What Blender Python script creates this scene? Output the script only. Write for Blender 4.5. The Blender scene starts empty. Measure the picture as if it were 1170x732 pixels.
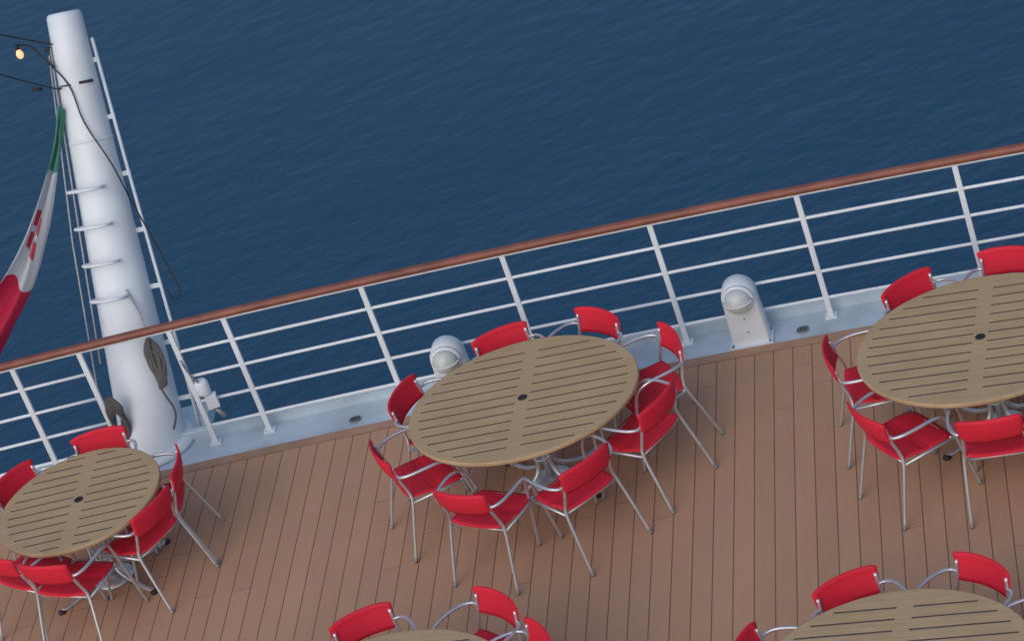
import bpy, bmesh, math, random
from mathutils import Vector, Matrix
random.seed(7)
sc=bpy.context.scene
COL=sc.collection
# ---------------------------------------------------------------- helpers
def new_mat(name):
    m=bpy.data.materials.new(name); m.use_nodes=True
    nt=m.node_tree; b=nt.nodes["Principled BSDF"]
    return m,nt,b
def simple_mat(name,col,rough=.5,metal=0.,noise=0.1,nscale=8.,bump=0.,spec=.5):
    m,nt,b=new_mat(name)
    tc=nt.nodes.new("ShaderNodeTexCoord")
    n=nt.nodes.new("ShaderNodeTexNoise"); n.inputs["Scale"].default_value=nscale; n.inputs["Detail"].default_value=4
    nt.links.new(tc.outputs["Object"],n.inputs["Vector"])
    r=nt.nodes.new("ShaderNodeMapRange"); r.inputs[1].default_value=.3; r.inputs[2].default_value=.7
    r.inputs[3].default_value=1-noise; r.inputs[4].default_value=1+noise*.4
    nt.links.new(n.outputs["Fac"],r.inputs[0])
    mx=nt.nodes.new("ShaderNodeVectorMath"); mx.operation='SCALE'; mx.inputs[0].default_value=col[:3]
    nt.links.new(r.outputs[0],mx.inputs["Scale"]); nt.links.new(mx.outputs[0],b.inputs["Base Color"])
    b.inputs["Roughness"].default_value=rough; b.inputs["Metallic"].default_value=metal
    b.inputs["Specular IOR Level"].default_value=spec
    if bump>0:
        bp=nt.nodes.new("ShaderNodeBump"); bp.inputs["Strength"].default_value=bump; bp.inputs["Distance"].default_value=.004
        nt.links.new(n.outputs["Fac"],bp.inputs["Height"]); nt.links.new(bp.outputs[0],b.inputs["Normal"])
    return m
def catmull(pts,n=6):
    P=[Vector(p) for p in pts]
    if len(P)<3: return P
    out=[]
    for i in range(len(P)-1):
        p0=P[max(i-1,0)];p1=P[i];p2=P[i+1];p3=P[min(i+2,len(P)-1)]
        for k in range(n):
            t=k/n
            out.append(.5*((2*p1)+(-p0+p2)*t+(2*p0-5*p1+4*p2-p3)*t*t+(-p0+3*p1-3*p2+p3)*t**3))
    out.append(P[-1]); return out
class MB:
    def __init__(s): s.v=[];s.f=[];s.m=[];s.sm=[]
    def face(s,idx,mat=0,sm=False): s.f.append(idx);s.m.append(mat);s.sm.append(sm)
    def tube(s,pts,r,mat=0,seg=8,smooth=0,flat=None):
        P=catmull(pts,smooth) if smooth else [Vector(p) for p in pts]
        n=len(P); rs=r if isinstance(r,(list,tuple)) else [r]*n
        if len(rs)!=n: rs=[rs[0]+(rs[-1]-rs[0])*i/(n-1) for i in range(n)]
        base=len(s.v); nrm=None
        for i in range(n):
            t=(P[min(i+1,n-1)]-P[max(i-1,0)]).normalized()
            if nrm is None:
                ref=Vector((0,0,1)) if abs(t.z)<.9 else Vector((1,0,0))
                nrm=(ref-t*ref.dot(t)).normalized()
            else:
                nrm=(nrm-t*nrm.dot(t)).normalized()
            bn=t.cross(nrm)
            for k in range(seg):
                a=2*math.pi*k/seg
                s.v.append(P[i]+(nrm*math.cos(a)+bn*math.sin(a))*rs[i])
        for i in range(n-1):
            for k in range(seg):
                a=base+i*seg+k;b=base+i*seg+(k+1)%seg
                s.face((a,b,b+seg,a+seg),mat,True)
        s.face(tuple(base+k for k in reversed(range(seg))),mat); s.face(tuple(base+(n-1)*seg+k for k in range(seg)),mat)
    def box(s,c,h,mat=0,ax=None):
        c=Vector(c); X,Y,Z=ax if ax else (Vector((1,0,0)),Vector((0,1,0)),Vector((0,0,1)))
        b=len(s.v)
        for k in range(8):
            s.v.append(c+X*(h[0]*(1 if k&1 else -1))+Y*(h[1]*(1 if k&2 else -1))+Z*(h[2]*(1 if k&4 else -1)))
        for q in ((0,2,3,1),(4,5,7,6),(0,1,5,4),(2,6,7,3),(0,4,6,2),(1,3,7,5)):
            s.face(tuple(b+i for i in q),mat)
    def panel(s,fn,nu,nv,th,mat=0):
        b=len(s.v); N=(nu+1)*(nv+1)
        top=[];bot=[]
        for j in range(nv+1):
            for i in range(nu+1):
                p=fn(i/nu,j/nv); e=1e-3
                u=min(i/nu,1-e);v=min(j/nv,1-e)
                q=fn(u,v)
                n=(fn(u+e,v)-q).cross(fn(u,v+e)-q).normalized()
                top.append(p+n*th/2);bot.append(p-n*th/2)
        s.v+=top+bot
        W=nu+1
        for j in range(nv):
            for i in range(nu):
                a=b+j*W+i
                s.face((a,a+1,a+1+W,a+W),mat,True); s.face((a+N,a+W+N,a+1+W+N,a+1+N),mat,True)
        for i in range(nu):
            a=b+i; s.face((a,a+N,a+1+N,a+1),mat)
            a=b+nv*W+i; s.face((a,a+1,a+1+N,a+N),mat)
        for j in range(nv):
            a=b+j*W; s.face((a,a+W,a+W+N,a+N),mat)
            a=b+j*W+nu; s.face((a,a+N,a+W+N,a+W),mat)
    def lathe(s,prof,c,ax=None,seg=24,mat=0,sm=True,a0=0,sc=(1,1)):
        c=Vector(c); X,Y,Z=ax if ax else (Vector((1,0,0)),Vector((0,1,0)),Vector((0,0,1)))
        b=len(s.v)
        for r,z in prof:
            for k in range(seg):
                a=2*math.pi*k/seg
                s.v.append(c+X*(r*math.cos(a)*sc[0])+Y*(r*math.sin(a)*sc[1])+Z*z)
        for i in range(len(prof)-1):
            for k in range(seg):
                a=b+i*seg+k;d=b+i*seg+(k+1)%seg
                s.face((a,d,d+seg,a+seg),mat,sm)
        s.face(tuple(b+k for k in reversed(range(seg))),mat); s.face(tuple(b+(len(prof)-1)*seg+k for k in range(seg)),mat)
    def mesh(s,name,mats):
        me=bpy.data.meshes.new(name); me.from_pydata([tuple(v) for v in s.v],[],s.f)
        for m in mats: me.materials.append(m)
        for i,p in enumerate(me.polygons): p.material_index=s.m[i]; p.use_smooth=s.sm[i]
        me.update(); return me
    def obj(s,name,mats,parent=None):
        o=bpy.data.objects.new(name,s.mesh(name,mats)); COL.objects.link(o)
        if parent: o.parent=parent
        return o
def empty(name,loc=(0,0,0),rz=0):
    o=bpy.data.objects.new(name,None); o.empty_display_size=.2; COL.objects.link(o); o.location=loc; o.rotation_euler=(0,0,rz); return o

# ---------------------------------------------------------------- materials
M_white=simple_mat("white_marine_paint",(.73,.79,.84),.5,0,.10,3,.05)
M_gutter=simple_mat("pale_painted_steel",(.50,.60,.68),.55,0,.25,2.5,.1)
M_rail=simple_mat("varnished_handrail",(.25,.085,.058),.5,0,.35,5,.1)
M_alu=simple_mat("brushed_aluminium",(.66,.69,.73),.4,.8,.1,20)
M_red=simple_mat("red_polypropylene",(.68,.020,.046),.65,0,.12,4,0,.3)
M_dark=simple_mat("black_rubber",(.02,.02,.022),.6,0,.2,10)
M_groove=simple_mat("painted_slot_shade",(.075,.066,.07),.8,0,.2,10)  # dark colour standing in for the shade inside the table slots
M_rope=simple_mat("grey_rope",(.13,.125,.12),.9,0,.4,60,.6)
M_ropel=simple_mat("pale_rope",(.45,.46,.46),.9,0,.3,60,.4)
M_glass=simple_mat("frosted_lamp_glass",(.58,.63,.60),.3,0,.1,10)
M_grey=simple_mat("galvanised_grey",(.3,.32,.33),.5,.4,.3,10)
m,nt,b=new_mat("lit_bulb"); b.inputs["Base Color"].default_value=(.9,.5,.3,1)
b.inputs["Emission Color"].default_value=(1,.34,.15,1); b.inputs["Emission Strength"].default_value=1.4
M_bulb=m

SHIP=math.atan2(.25,.968)   # plank bearing
def deck_mat():
    m,nt,b=new_mat("deck_planking"); N=nt.nodes; L=nt.links
    tc=N.new("ShaderNodeTexCoord"); mp=N.new("ShaderNodeMapping"); mp.inputs["Rotation"].default_value=(0,0,SHIP)
    L.new(tc.outputs["Object"],mp.inputs["Vector"])
    sx=N.new("ShaderNodeSeparateXYZ"); L.new(mp.outputs[0],sx.inputs[0])
    def M(op,a,bv=None,c=None):
        n=N.new("ShaderNodeMath"); n.operation=op
        for i,x in enumerate((a,bv,c)):
            if x is None: continue
            if isinstance(x,(int,float)): n.inputs[i].default_value=x
            else: L.new(x,n.inputs[i])
        return n.outputs[0]
    W=.142
    q=M('DIVIDE',sx.outputs[0],W); idx=M('FLOOR',q); fr=M('FRACT',q)
    d=M('MULTIPLY',M('MINIMUM',fr,M('SUBTRACT',1.,fr)),W)
    seam=M('LESS_THAN',d,.0038)
    wn=N.new("ShaderNodeTexWhiteNoise"); wn.noise_dimensions='1D'; L.new(idx,wn.inputs["W"])
    off=M('MULTIPLY',wn.outputs["Value"],7.3)
    q2=M('DIVIDE',M('ADD',sx.outputs[1],off),4.6); i2=M('FLOOR',q2); f2=M('FRACT',q2)
    d2=M('MULTIPLY',M('MINIMUM',f2,M('SUBTRACT',1.,f2)),4.6)
    butt=M('MULTIPLY',M('LESS_THAN',d2,.003),.7)
    line=M('MAXIMUM',seam,butt)
    wn2=N.new("ShaderNodeTexWhiteNoise"); wn2.noise_dimensions='2D'
    cb=N.new("ShaderNodeCombineXYZ"); L.new(idx,cb.inputs[0]); L.new(i2,cb.inputs[1]); L.new(cb.outputs[0],wn2.inputs["Vector"])
    mp2=N.new("ShaderNodeMapping"); mp2.inputs["Scale"].default_value=(60,2.5,1); L.new(mp.outputs[0],mp2.inputs["Vector"])
    g=N.new("ShaderNodeTexNoise"); g.inputs["Scale"].default_value=1; g.inputs["Detail"].default_value=2; L.new(mp2.outputs[0],g.inputs["Vector"])
    st=N.new("ShaderNodeTexNoise"); st.inputs["Scale"].default_value=.9; st.inputs["Detail"].default_value=5; st.inputs["Roughness"].default_value=.62; L.new(tc.outputs["Object"],st.inputs["Vector"])
    v=M('ADD',M('MULTIPLY',M('SUBTRACT',wn2.outputs["Value"],.5),.07),1.)
    v=M('ADD',v,M('MULTIPLY',M('SUBTRACT',g.outputs["Fac"],.5),.12))
    v=M('ADD',v,M('MULTIPLY',M('SUBTRACT',st.outputs["Fac"],.5),.34))
    vm=N.new("ShaderNodeVectorMath"); vm.operation='SCALE'; vm.inputs[0].default_value=(.470,.280,.175); L.new(v,vm.inputs["Scale"])
    mx=N.new("ShaderNodeMix"); mx.data_type='RGBA'; L.new(line,mx.inputs["Factor"]); L.new(vm.outputs[0],mx.inputs["A"]); mx.inputs["B"].default_value=(.15,.102,.088,1)  # caulk seams, their colour lifted to stand in for haze
    L.new(mx.outputs["Result"],b.inputs["Base Color"])
    b.inputs["Roughness"].default_value=.75; b.inputs["Specular IOR Level"].default_value=.3
    return m
M_deck=deck_mat()
def wood_mat():
    m,nt,b=new_mat("weathered_table_wood"); N=nt.nodes; L=nt.links
    tc=N.new("ShaderNodeTexCoord"); mp=N.new("ShaderNodeMapping"); mp.inputs["Scale"].default_value=(3,55,10)
    L.new(tc.outputs["Object"],mp.inputs["Vector"])
    g=N.new("ShaderNodeTexNoise"); g.inputs["Scale"].default_value=1; g.inputs["Detail"].default_value=4; L.new(mp.outputs[0],g.inputs["Vector"])
    s=N.new("ShaderNodeTexNoise"); s.inputs["Scale"].default_value=3; s.inputs["Detail"].default_value=3; L.new(tc.outputs["Object"],s.inputs["Vector"])
    a=N.new("ShaderNodeMath"); a.operation='MULTIPLY_ADD'; L.new(s.outputs["Fac"],a.inputs[0]); a.inputs[1].default_value=.35; 
    c=N.new("ShaderNodeMath"); c.operation='MULTIPLY'; L.new(g.outputs["Fac"],c.inputs[0]); c.inputs[1].default_value=.65; L.new(c.outputs[0],a.inputs[2])
    cr=N.new("ShaderNodeValToRGB"); L.new(a.outputs[0],cr.inputs[0])
    cr.color_ramp.elements[0].position=.3; cr.color_ramp.elements[0].color=(.40,.275,.15,1)
    cr.color_ramp.elements[1].position=.7; cr.color_ramp.elements[1].color=(.54,.39,.225,1)
    L.new(cr.outputs[0],b.inputs["Base Color"]); b.inputs["Roughness"].default_value=.65; b.inputs["Specular IOR Level"].default_value=.35
    return m
M_wood=wood_mat()
def sea_mat():
    m,nt,b=new_mat("sea_water"); N=nt.nodes; L=nt.links
    tc=N.new("ShaderNodeTexCoord")
    def noise(scale,rot,sc3,det=4,rough=.55):
        mp=N.new("ShaderNodeMapping"); mp.inputs["Rotation"].default_value=(0,0,rot); mp.inputs["Scale"].default_value=sc3
        L.new(tc.outputs["Object"],mp.inputs["Vector"])
        n=N.new("ShaderNodeTexNoise"); n.inputs["Scale"].default_value=scale; n.inputs["Detail"].default_value=det; n.inputs["Roughness"].default_value=rough
        L.new(mp.outputs[0],n.inputs["Vector"]); return n.outputs["Fac"]
    a=noise(1.9,.25,(.6,1,1),3,.62); c=noise(.2,-.2,(.6,1,1),1); w=noise(.06,.6,(.5,1,1),2)
    def M(op,x,y):
        n=N.new("ShaderNodeMath"); n.operation=op
        for i,q in enumerate((x,y)):
            if isinstance(q,(int,float)): n.inputs[i].default_value=q
            else: L.new(q,n.inputs[i])
        return n.outputs[0]
    # ripples stronger in gusty patches, calmer elsewhere
    gust=M('ADD',.10,M('MULTIPLY',w,.50))
    h=M('ADD',M('MULTIPLY',a,gust),M('MULTIPLY',c,.7))
    bp=N.new("ShaderNodeBump"); bp.inputs["Strength"].default_value=1.; bp.inputs["Distance"].default_value=.19
    L.new(h,bp.inputs["Height"]); L.new(bp.outputs[0],b.inputs["Normal"])
    cr=N.new("ShaderNodeValToRGB"); L.new(w,cr.inputs[0])
    cr.color_ramp.elements[0].position=.35; cr.color_ramp.elements[0].color=(.015,.066,.130,1)
    cr.color_ramp.elements[1].position=.7; cr.color_ramp.elements[1].color=(.018,.075,.145,1)
    L.new(cr.outputs[0],b.inputs["Base Color"]); b.inputs["Roughness"].default_value=.38; b.inputs["IOR"].default_value=1.33
    return m
M_sea=sea_mat()

# ---------------------------------------------------------------- stern curve
def stern(x): return 18.875-.283*x-.0092*x*x
def tang(x):
    t=Vector((1,-.283-.0184*x,0)).normalized(); return t,Vector((-t.y,t.x,0))
def rp(x,off=0,z=0):
    t,n=tang(x); return Vector((x,stern(x),z))+n*off
XS=[-15+.5*i for i in range(61)]
mb=MB(); ins=-.24
n=len(XS)
for x in XS: mb.v.append(rp(x,ins,.012))
for x in XS:
    p=rp(x,ins,.012); mb.v.append(Vector((p.x,-4,.012)))
for i in range(n-1): mb.face((n+i,n+i+1,i+1,i),0)
deck=mb.obj("ship_deck",[M_deck])
mb=MB()
def sweep(prof,mat,sm=False):
    b=len(mb.v)
    for x in XS:
        for o,z in prof: mb.v.append(rp(x,o,z))
    k=len(prof)
    for i in range(n-1):
        for j in range(k-1):
            a=b+i*k+j; mb.face((a,a+k,a+k+1,a+1),mat,sm)
sweep([(ins+.004,-.02),(ins+.004,.008),(-.16,.004),(.10,.004),(.10,.075),(.115,.085),(.155,.085),(.17,.075),(.17,-.35),(.10,-.45),(.10,-3.0),(-.3,-3.2),(-.6,-22)],0)
gut=mb.obj("ship_hull",[M_gutter])
mb=MB(); sweep([(ins-.10,.0165),(ins,.0165),(ins,-.01)],0)
marg=mb.obj("deck_margin_board",[simple_mat("margin_plank",(.42,.245,.155),.65,0,.2,4,.1)])
marg.parent=deck
mb=MB()
for x in (2.02,-1.35,5.4,-5.2):
    t,nn=tang(x)
    mb.lathe([(.05,.0),(.05,.006),(.044,.008)],rp(x,-.12,.006),None,20,0)
    for k in range(-2,3): mb.box(rp(x,-.12,.0155)+t*(k*.016),(.004,.026,.0015),1,(t,nn,Vector((0,0,1))))
mb.obj("deck_scupper_drains",[M_grey,M_dark])

# ---------------------------------------------------------------- railing
rail=empty("ship_railing")
posts=[-3.72,-3.186,-2.47,-2.04,-.975,.09,1.175,2.22,3.31]
x=-3.72
while x>-14: x-=1.1; posts.append(x)
x=3.31
while x<14: x+=1.1; posts.append(x)
mb=MB()
for x in posts:
    t,nn=tang(x)
    mb.box(rp(x,0,.545),(.0195,.014,.541),0,(t,nn,Vector((0,0,1))))
    mb.box(rp(x,0,.012),(.045,.04,.007),0,(t,nn,Vector((0,0,1))))
    mb.box(rp(x,0,1.078),(.045,.02,.006),0,(t,nn,Vector((0,0,1))))
mb.obj("railing_posts",[M_white],rail)
mb=MB()
for z in (.17,.40,.635,.865):
    for x0,x1 in ((-15,-3.186),(-2.47,15)):
        k=int((x1-x0)/.4)+1
        mb.tube([rp(x0+(x1-x0)*i/k,.0,z) for i in range(k+1)],.0125,0,8)
k=60
mb.tube([rp(-15+30*i/k,.0,1.066) for i in range(k+1)],.011,0,8)
mb.obj("railing_bars",[M_white],rail)
mb=MB(); prof=[(-.033,-.018),(-.033,.010),(-.022,.026),(0,.031),(.022,.026),(.033,.010),(.033,-.018),(0,-.022)]
b=len(mb.v)
for i in range(121):
    x=-15+.25*i
    for o,z in prof: mb.v.append(rp(x,o,1.105+z))
for i in range(120):
    for j in range(8):
        a=b+i*8+j; c=b+i*8+(j+1)%8; mb.face((a,a+8,c+8,c),0,True)
mb.obj("wooden_handrail",[M_rail],rail)

# ---------------------------------------------------------------- bollard lamps
def lamp(x,off=-.12,name="deck_bollard_light"):
    t,nn=tang(x); o=empty(name,rp(x,off,.008),math.atan2(t.y,t.x))
    mb=MB()
    mb.box((0,0,.008),(.16,.10,.008),0)
    def outline(w,y,zt):
        pts=[(-w*1.12,0.016)]
        for k in range(17):
            a=math.pi-math.pi*k/16; pts.append((w*math.cos(a),zt+w*math.sin(a)))
        pts.append((w*1.12,.016)); return [Vector((px,y,pz)) for px,pz in pts]
    rings=[outline(.112,-.075,.42),outline(.125,-.062,.42),outline(.125,.06,.42),outline(.112,.072,.42)]
    b=len(mb.v); K=len(rings[0])
    for r in rings: mb.v+=r
    for i in range(3):
        for j in range(K-1):
            a=b+i*K+j; mb.face((a,a+K,a+K+1,a+1),0,True)
    mb.face(tuple(b+j for j in range(K)),0); mb.face(tuple(b+3*K+j for j in reversed(range(K))),0)
    mb.obj("lamp_body",[M_white],o)
    mb=MB(); ax=(Vector((1,0,0)),Vector((0,0,1)),Vector((0,-1,0)))
    mb.lathe([(.118,0),(.118,.02),(.108,.03),(.1,.032)],(0,-.075,.42),ax,28,0)
    mb.obj("lamp_bezel",[M_white],o)
    mb=MB(); mb.lathe([(.098*math.cos(a),.09*math.sin(a)) for a in [i*math.pi/2/9 for i in range(9)]]+[(.004,.09)],(0,-.107,.42),ax,28,0)
    mb.obj("lamp_dome",[M_glass],o)
    mb=MB()
    arc=lambda yy:[Vector((.104*math.cos(a),-.107-.098*math.sin(a)*(1-abs(yy)*1.5),.42+yy)) for a in [i*math.pi/12 for i in range(13)]]
    mb.tube(arc(0.0),.007,0,6)
    mb.obj("lamp_guard",[M_white],o)
    mb=MB()
    for sx in (-1,1):
        for sy in (-1,1): mb.lathe([(.012,0),(.012,.008),(.006,.012)],(sx*.14,sy*.08,.016),None,8,0)
    for z in (.12,.24): mb.lathe([(.008,0),(.006,.004)],(0.0,-.075,z),ax,8,0)
    mb.obj("lamp_bolts",[M_grey],o)
lamp(1.66,-.13); lamp(-.50,-.15)

# ---------------------------------------------------------------- chairs
def chair_mesh():
    mb=MB()
    def seat(u,v):
        s=u*2-1; t=v*2-1
        hw=.235-.02*max(t,0)-.012*max(-t,0)**2
        cr=1-.06*abs(t)**5
        x=s*hw*cr; y=.205-.43*v
        yy=y-(.018*abs(s)**4)*(-1 if t>0 else 1)
        z=.452-.014*(1-s*s)*(1-abs(t)*.3)+(.02*t if t>0 else -.026*(t*t)**1.5)
        return Vector((x,yy,z))
    mb.panel(seat,14,12,.014,0)
    def back(u,v):
        s=u*2-1; z0=.600+.190*v
        k=1-.13*(abs(s)**9)
        zc=.695; z=zc+(z0-zc)*k+.006*(1-s*s)*(1 if v>.5 else .3)
        hw=.202+.014*v
        x=s*hw; y=-.275+.040*s*s-.20*(z-.60)+.012*(2*v-1)**2
        return Vector((x,y,z))
    mb.panel(back,18,7,.013,0)
    for sg in (-1,1):
        mb.tube([(sg*.262,-.345,0),(sg*.243,-.265,.25),(sg*.225,-.205,.44),(sg*.206,-.205,.52),(sg*.196,-.232,.62),(sg*.192,-.255,.74)],.0115,1,9,4)
        mb.tube([(sg*.262,.275,0),(sg*.258,.235,.22),(sg*.252,.195,.44),(sg*.255,.168,.56),(sg*.268,.13,.635),(sg*.283,.05,.672),(sg*.288,-.06,.68),(sg*.272,-.17,.676),(sg*.235,-.228,.668),(sg*.196,-.238,.665)],.0115,1,9,5)
        mb.tube([(sg*.25,.19,.435),(sg*.226,-.2,.43)],.010,1,8)
        for (a,c) in ((.262,-.345),(.262,.275)):
            mb.tube([(sg*a,c,0.0),(sg*a,c,.022)],.0135,2,9)
    mb.tube([(-.25,.175,.425),(.25,.175,.425)],.009,1,8)
    mb.tube([(-.226,-.19,.43),(.226,-.19,.43)],.009,1,8)
    return mb.mesh("outdoor_armchair",[M_red,M_alu,M_grey])
CH=chair_mesh()
def chair(cx,cy,rx,ry,jit=0):
    d=Vector((-rx,-ry,0)).normalized(); ang=math.atan2(d.y,d.x)-math.pi/2+math.radians(jit)
    o=bpy.data.objects.new("outdoor_armchair",CH); COL.objects.link(o)
    f=Vector((-math.sin(ang),math.cos(ang),0))
    p=Vector((cx+rx,cy+ry,0))+f*.28
    o.location=(p.x,p.y,.014); o.rotation_euler=(0,0,ang)

# ---------------------------------------------------------------- tables
def table_meshes(a,b,pitch=.1):
    c=MB(); Tk=.03; hw=.0090; zt=0.
    ex=lambda y: (a-.006)*math.sqrt(max(0,1-(y/(b-.006))**2))
    def prism(poly):
        k=len(poly); q=len(c.v)
        for x,y in poly: c.v.append(Vector((x,y,zt)))
        for x,y in poly: c.v.append(Vector((x,y,-Tk)))
        c.face(tuple(range(q,q+k))); c.face(tuple(reversed(range(q+k,q+2*k))))
        for i in range(k):
            j=(i+1)%k; c.face((q+i,q+k+i,q+k+j,q+j))
    ys=[]; m=int(b/pitch)+1
    for j in range(-m,m):
        y=(j+.5)*pitch
        if abs(y)<b-.06: ys.append(y)
    bounds=[-(b-.0062)]+sum([[y-hw,y+hw] for y in ys],[])+[b-.0062]
    def band(y0,y1):
        K=10; f=lambda y: math.asin(max(-1,min(1,y/(b-.006))))
        return [(b-.006)*math.sin(f(y0)+(f(y1)-f(y0))*i/K) for i in range(K+1)]
    for i in range(0,len(bounds),2):
        Y=band(bounds[i],bounds[i+1])
        prism([(ex(y),y) for y in Y]+[(-ex(y),y) for y in reversed(Y)])
    for y in ys:
        xe=a*math.sqrt(1-(y/b)**2)-.075-.03*(abs(y)/b)**3; x0=.05
        Y=[y-hw,y,y+hw]
        if xe-x0<.08:
            prism([(ex(q),q) for q in Y]+[(-ex(q),q) for q in reversed(Y)]); continue
        prism([(-x0,y-hw),(x0,y-hw),(x0,y+hw),(-x0,y+hw)])
        prism([(xe,y-hw)]+[(ex(q),q) for q in Y]+[(xe,y+hw)])
        prism([(-xe,y+hw)]+[(-ex(q),q) for q in reversed(Y)]+[(-xe,y-hw)])
        for sg in (-1,1):   # dark strip painting the shade of an open slot
            c.box((sg*(x0+xe)/2,y,-.0120),((xe-x0)/2-.0005,hw-.0005,.0095),1)
    S=120; rr=[(-.007,-Tk-.001),(-.002,-Tk-.001),(0,-Tk+.005),(0,-.006),(-.002,-.001),(-.007,.0006)]
    q=len(c.v)
    for k,z in rr:
        for i in range(S):
            t=2*math.pi*i/S; c.v.append(Vector(((a+k)*math.cos(t),(b+k)*math.sin(t),z)))
    for r in range(len(rr)-1):
        for i in range(S):
            c.face((q+r*S+i,q+r*S+(i+1)%S,q+(r+1)*S+(i+1)%S,q+(r+1)*S+i),0,True)
    res=c.mesh("slatted_top",[M_wood,M_groove])
    mb=MB()
    mb.lathe([(.034,.0),(.034,.004),(.022,.005),(.020,.001)],(0,0,.001),None,20,1)
    for y in (-b*.45+.02,b*.45-.02): mb.box((0,y,-.0455),(a*.72,.02,.0125),0)
    for x in (-.3,.3): mb.box((x,0,-.071),(.02,b*.5,.0125),0)
    mb.box((0,0,-.0965),(.34,.03,.012),0)
    for sx in (-1,1):
        for sy in (-1,1):
            mb.tube([(sx*.30,sy*.22,-.085),(sx*.10,sy*.08,-.20),(sx*.055,sy*.05,-.36),(sx*.06,sy*.055,-.60),(sx*.20,sy*.16,-.70),(sx*.36,sy*.30,-.715)],.017,0,10,5)
            mb.lathe([(.03,-.727),(.03,-.712),(.012,-.7)],(sx*.36,sy*.30,0),None,14,1)
    mb.lathe([(.09,-.50),(.09,-.488)],(0,0,0),None,20,0)
    mb.lathe([(.028,-.72),(.028,-.035)],(0,0,0),None,16,0)
    mb.lathe([(.15,-.727),(.15,-.712),(.05,-.69)],(0,0,0),None,24,0)
    return res,mb.mesh("pedestal_frame",[M_alu,M_dark])
BIG=table_meshes(.84,.74,.105); SML=table_meshes(.62,.62,.10)
def table(x,y,deg,kind):
    o=empty("slatted_dining_table",(x,y,.741),math.radians(deg))
    for me,nm in zip(kind,("table_top","pedestal_frame")):
        c=bpy.data.objects.new(nm,me); COL.objects.link(c); c.parent=o
T=[((-.114,17.40),-17,BIG,[(-.01,.89,4),(.71,.67,-6),(1.13,.05,8),(.86,-.69,-10),(.25,-1.10,14),(-.63,-.97,-8),(-1.08,-.13,5),(-.82,.57,0)]),
   ((-3.378,18.16),-13,SML,[(.2,.74,6),(.76,-.02,-8),(.54,-.48,-4),(-.3,-.77,-12),(-.5,.58,0),(-.66,-.43,10)]),
   ((2.876,16.15),-22,BIG,[(-.25,.90,5),(.48,.82,0),(-.96,.38,12),(-.95,-.47,-8),(-.27,-1.0,-6),(.5,-1.05,5),(1.05,-.4,-5),(1.0,.35,5)]),
   ((-1.545,14.53),-22,BIG,[(-.02,.97,6),(.86,.65,-5),(1.06,.12,8),(-.82,.5,4),(-1.08,-.15,4),(.8,-.7,0),(.2,-1.1,6),(-.6,-.95,0)]),
   ((1.371,13.19),-24,BIG,[(-.03,.92,6),(.76,.62,-7),(-.76,.66,5),(1.08,0,5),(-1.08,-.15,4),(.8,-.7,0),(.2,-1.1,6),(-.6,-.95,0)])]
for (c,deg,kind,ch) in T:
    table(c[0],c[1],deg,kind)
    for rx,ry,j in ch: chair(c[0],c[1],rx,ry,j)

# ---------------------------------------------------------------- stern mast
mast=empty("stern_flag_mast")
B=Vector((-2.956,19.80,-.02)); Tt=Vector((-2.446,21.16,3.08))
ax=(Tt-B).normalized(); side=(Vector((1,0,0))-ax*ax.x).normalized(); fr=ax.cross(side).normalized()
if fr.y>0: fr=-fr
def P(h,s=0,f=0): return B+ax*h+side*s+fr*f
Lm=(Tt-B).length
def rad(h): return .265+(.138-.265)*min(max(h/Lm,0),1)
mb=MB()
prof=[(rad(h),h) for h in [i*Lm/14 for i in range(15)]]
prof=[(.29,-.25)]+prof+[(.130,Lm+.02),(.115,Lm+.03)]
mb.lathe(prof,B,(side,-fr,ax),32,0)
mb.obj("mast_tube",[M_white],mast)
mb=MB()
mb.lathe([(.34,.0),(.34,.03),(.27,.05)],(B.x,B.y,.01),None,32,0)
t,nn=tang(-2.95)
mb.box((B.x+.02,B.y+.12,-.06),(.40,.36,.055),0,(t,nn,Vector((0,0,1))))
for h in (.9,2.45):
    mb.lathe([(rad(h)+.002,-.012),(rad(h)+.006,0),(rad(h)+.002,.012)],P(h),(side,-fr,ax),32,0)
mb.obj("mast_foot",[M_white],mast)
mb=MB()
mb.tube([P(.1,.37,.02),P(1.0,.315,.02),P(2.2,.235,.02),P(3.22,.175,.02)],.014,0,8)
for h in (.35,.8,1.25,1.7,2.15,2.6,3.05):
    s=.375-.062*h
    mb.box(P(h,(s+rad(h))/2-.01,.02),(abs(s-rad(h))/2+.02,.007,.018),0,(side,fr,ax))
mb.obj("mast_track",[M_white],mast)
mb=MB()
for h in (2.09,1.80,1.51,1.23):
    r=rad(h)
    mb.tube([P(h,.04,r-.01),P(h,.04,r+.07),P(h,-.01,r+.12),P(h,-.12,r+.10),P(h,-.22,r-.02),P(h,-.25,.08),P(h,-.22,.03),P(h,-r+.01,.02)],.014,0,8,4)
mb.obj("climbing_rungs",[M_white],mast)
mb=MB()
mb.tube([P(.86,.14,.2),P(.86,.15,.30)],.015,1,8); mb.tube([P(.80,.15,.30),P(.94,.15,.30)],.012,1,8)
for k in range(16):
    a=random.uniform(-.03,.03); e=random.uniform(-.06,.06); w=random.uniform(.0,.045)
    mb.tube([P(.90,.15+a*.3,.31),P(.80+a,.15-w+a*.4,.325+a*.5),P(.66+e,.17-w,.33+a*.4),P(.54+e,.19+a,.345),P(.64+e,.19+w,.335-a*.4),P(.79+a,.17+w,.32),P(.88,.15,.30)],.011,0,6,4)
mb.tube([P(.86,.15,.31),P(.7,.20,.34),P(.5,.17,.35),P(.3,.24,.36),P(.16,.2,.36)],.009,0,6,5)
mb.obj("rope_coil",[M_rope,M_grey],mast)
mb=MB()
mb.lathe([(.05,-.06),(.055,-.04),(.055,.04),(.04,.06)],rp(-2.40,.0,.52),None,14,0)
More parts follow.
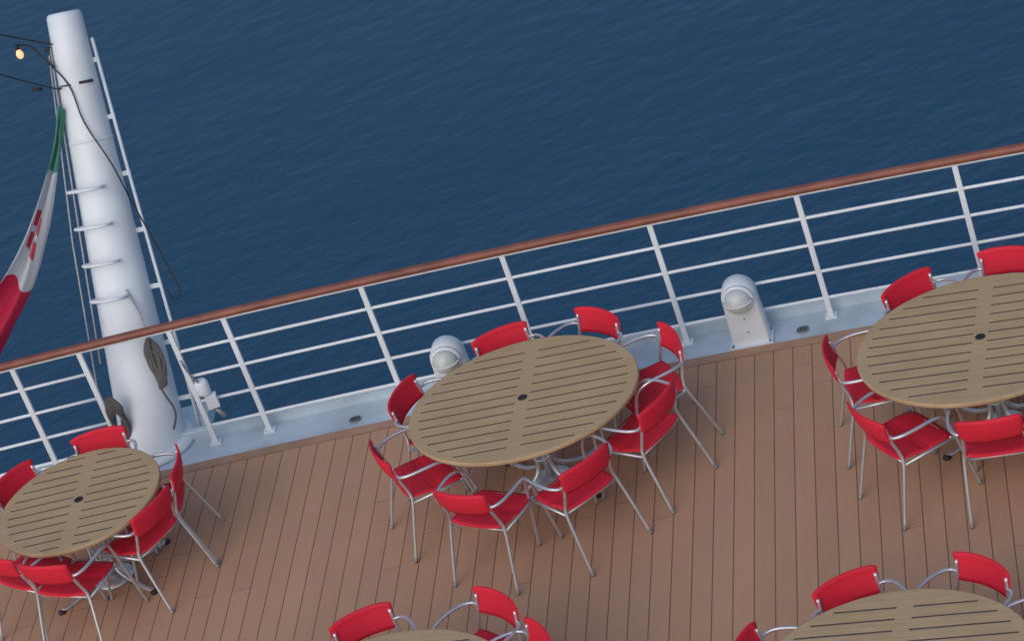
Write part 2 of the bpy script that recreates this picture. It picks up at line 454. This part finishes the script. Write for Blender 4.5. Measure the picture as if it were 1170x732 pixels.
mb.box(rp(-2.36,-.03,.40),(.045,.04,.05),0); mb.tube([rp(-2.36,-.03,.34),rp(-2.30,-.06,.26)],.02,1,8)
mb.tube([rp(-2.47,-.02,.80),rp(-2.44,-.03,.66),rp(-2.40,-.02,.57)],.008,1,6,3)
mb.obj("deck_winch",[M_white,M_grey],mast)
mb=MB()
for k in range(9):
    a=random.uniform(-.03,.03); e=random.uniform(-.03,.03); c=rp(-3.12,.02,0)
    mb.tube([c+Vector(q) for q in ((a*.4,-.02,.62),(.03+a,-.02,.5),(.04+e,a,.36),(e,.01,.22+a),(-.05+e,a,.33),(-.03+a,-.02,.5),(a*.5,-.02,.62))],.012,0,6,4)
mb.obj("mooring_rope_bundle",[M_rope],mast)
mb=MB()
d=Vector((-3.0,-2.4,3.2)); s0=P(3.22,-.11,.06)
mb.tube([s0,s0+d*.5+Vector((0,0,-.03)),s0+d*1.2],.006,0,6,6)
s1=P(2.90,.10,.15); 
mb.tube([s1,P(2.90,-.12,.15),P(2.91,-.2,.14)+d*.02,s1+d*.5,s1+d*1.2],.006,0,6,4)
mb.tube([P(2.90,.02,.15),P(2.90,.13,.15)],.012,0,8); mb.tube([P(2.91,-.26,.16),P(2.92,-.34,.17)],.013,0,8)
mb.tube([P(3.17,-.24,.05),P(2.9,-.06,.16),P(2.6,.0,.19),P(2.25,.14,.2),P(1.95,.22,.15),P(1.65,.31,.1),P(1.38,.39,.08),P(1.18,.44,.08),P(1.12,.38,.06),P(1.2,.34,.04)],.006,0,6,5)
mb.tube([P(3.2,-.13,.03),P(3.2,-.20,.04)],.018,0,8)
mb.obj("electric_cables",[M_dark],mast)
mb=MB()
mb.tube([P(3.22,-.15,.04),P(1.8,-.22,.12),P(.75,-.27,.16)],.006,0,6)
mb.tube([P(3.15,-.17,.06),P(1.7,-.29,.12),P(.45,-.34,.16)],.006,0,6)
mb.tube([P(1.28,.05,.22),P(1.05,.12,.24),P(.86,.14,.27)],.008,0,6,3)
mb.tube([P(2.6,-.17,.1),P(2.78,-.175,.09),P(3.2,-.15,.05)],.006,0,6)
mb.obj("halyard_ropes",[M_ropel],mast)
bl=P(3.20,-.385,.08)
mb=MB(); mb.lathe([(.010,.045),(.018,.032),(.028,.01),(.028,-.010),(.018,-.028),(.005,-.036)],bl,None,16,0); 
mb.obj("lit_bulb",[M_bulb],mast)
mb=MB(); mb.tube([bl+Vector((0,0,.045)),bl+Vector((0,0,.085))],.016,0,8); mb.tube([bl+Vector((0,0,.08)),P(3.25,-.30,.06),P(3.17,-.24,.05),P(3.05,-.14,.12)],.007,0,6,4)
mb.obj("bulb_holder",[M_dark],mast)

# ---------------------------------------------------------------- flag
def flag_mat():
    m,nt,b=new_mat("flag_cloth"); N=nt.nodes; L=nt.links
    uv=N.new("ShaderNodeUVMap"); sx=N.new("ShaderNodeSeparateXYZ"); L.new(uv.outputs[0],sx.inputs[0])
    cr=N.new("ShaderNodeValToRGB"); cr.color_ramp.interpolation='CONSTANT'; L.new(sx.outputs[0],cr.inputs[0])
    e=cr.color_ramp.elements; e[0].color=(.09,.30,.22,1); e[0].position=0; e[1].position=.26; e[1].color=(.60,.63,.66,1)
    e2=e.new(.66); e2.color=(.56,.02,.075,1)
    def M(op,x,y):
        n=N.new("ShaderNodeMath"); n.operation=op
        for i,q in enumerate((x,y)):
            if isinstance(q,(int,float)): n.inputs[i].default_value=q
            else: L.new(q,n.inputs[i])
        return n.outputs[0]
    du=M('ABSOLUTE',M('SUBTRACT',sx.outputs[0],.48),0); dv=M('ABSOLUTE',M('SUBTRACT',sx.outputs[1],.55),0)
    ins=M('MULTIPLY',M('LESS_THAN',du,.07),M('LESS_THAN',dv,.22))
    cross=M('MAXIMUM',M('LESS_THAN',du,.012),M('LESS_THAN',dv,.04))
    ins=M('MULTIPLY',ins,M('SUBTRACT',1.,cross))
    mx=N.new("ShaderNodeMix"); mx.data_type='RGBA'; L.new(ins,mx.inputs["Factor"]); L.new(cr.outputs[0],mx.inputs["A"]); mx.inputs["B"].default_value=(.58,.05,.08,1)
    L.new(mx.outputs["Result"],b.inputs["Base Color"]); b.inputs["Roughness"].default_value=.85
    tr=N.new("ShaderNodeBsdfTranslucent"); L.new(mx.outputs["Result"],tr.inputs[0])
    ms=N.new("ShaderNodeMixShader"); ms.inputs[0].default_value=.3; L.new(b.outputs[0],ms.inputs[1]); L.new(tr.outputs[0],ms.inputs[2])
    L.new(ms.outputs[0],N["Material Output"].inputs[0])
    return m
def flag():
    nu,nv=80,30; vs=[];fs=[];uvs=[]
    spine=catmull([(-2.71,20.78,2.54),(-2.84,20.72,2.27),(-3.05,20.62,1.98),(-3.28,20.52,1.69),(-3.52,20.42,1.42),(-3.80,20.36,1.17),(-4.02,20.32,.98)],12)
    K=len(spine)-1
    for i in range(nu+1):
        u=i/nu; q=u*K; a=int(min(q,K-1)); p=spine[a].lerp(spine[a+1],q-a)
        t=(spine[a+1]-spine[a]).normalized()
        w=.035+.17*min(1,u*1.2)**1.0+.22*max(0,u-.5)
        sd=Vector((.0,-1,0)).cross(t).normalized(); nn=t.cross(sd)
        for j in range(nv+1):
            v=j/nv; s=(v-.5)
            ph=v*math.pi*2.6+u*3.2
            fold=math.sin(ph)*(.03+.05*u)+math.sin(ph*2.3+1-u*5)*.012
            vs.append(p+sd*(s*w*1.15+.02*math.sin(ph*1.3+u*2))+nn*fold+Vector((0,0,.02*math.sin(v*7+u*9))))
            uvs.append((u+.02*math.sin(v*6)+.03*(v-.5),v))
    W=nv+1
    for i in range(nu):
        for j in range(nv): fs.append((i*W+j,i*W+j+1,(i+1)*W+j+1,(i+1)*W+j))
    me=bpy.data.meshes.new("tricolour_flag"); me.from_pydata([tuple(v) for v in vs],[],fs)
    ul=me.uv_layers.new(name="UVMap")
    for l in me.loops: ul.data[l.index].uv=uvs[l.vertex_index]
    for p in me.polygons: p.use_smooth=True
    me.materials.append(flag_mat())
    o=bpy.data.objects.new("tricolour_flag",me); COL.objects.link(o)
flag()

# ---------------------------------------------------------------- sea
mb=MB(); R=3000
mb.v=[Vector((-R,-R,0)),Vector((R,-R,0)),Vector((R,R,0)),Vector((-R,R,0))]; mb.face((0,1,2,3))
sea=mb.obj("sea",[M_sea]); sea.location=(0,0,-17)

# ---------------------------------------------------------------- light
w=bpy.data.worlds.new("World"); sc.world=w; w.use_nodes=True; nt=w.node_tree
bg=nt.nodes["Background"]; sky=nt.nodes.new("ShaderNodeTexSky"); sky.sky_type='NISHITA'; sky.sun_disc=False
EL=math.radians(38); AZ=math.radians(215)
sky.sun_elevation=EL; sky.sun_rotation=AZ; sky.air_density=1.; sky.dust_density=2.5; sky.ozone_density=1.5
nt.links.new(sky.outputs[0],bg.inputs[0]); bg.inputs[1].default_value=.135
sl=bpy.data.lights.new("sun",'SUN'); sl.energy=.5; sl.angle=math.radians(80); sl.color=(1,.975,.95)
so=bpy.data.objects.new("sun",sl); COL.objects.link(so)
dv=Vector((math.sin(AZ)*math.cos(EL),math.cos(AZ)*math.cos(EL),math.sin(EL)))
so.rotation_euler=dv.to_track_quat('Z','Y').to_euler(); so.location=dv*40

# ---------------------------------------------------------------- camera
p=math.radians(30); cr_,sr_=.9405,.3401
F=Vector((0,math.cos(p),-math.sin(p))); R_=Vector((1,0,0)); U=Vector((0,math.sin(p),math.cos(p)))
Xc=(R_*cr_-U*sr_).normalized(); Yc=(R_*sr_+U*cr_).normalized(); Zc=-F
cam=bpy.data.cameras.new("camera"); co=bpy.data.objects.new("camera",cam); COL.objects.link(co)
mw=Matrix((Xc,Yc,Zc)).transposed().to_4x4(); mw.translation=Vector((0,0,11.4)); co.matrix_world=mw
cam.sensor_width=36; cam.lens=102.65; cam.clip_start=.5; cam.clip_end=10000
cam.dof.use_dof=True; cam.dof.focus_distance=21.0; cam.dof.aperture_fstop=4.0
sc.camera=co
sc.view_settings.view_transform='Standard'; sc.view_settings.look='None'; sc.view_settings.exposure=0
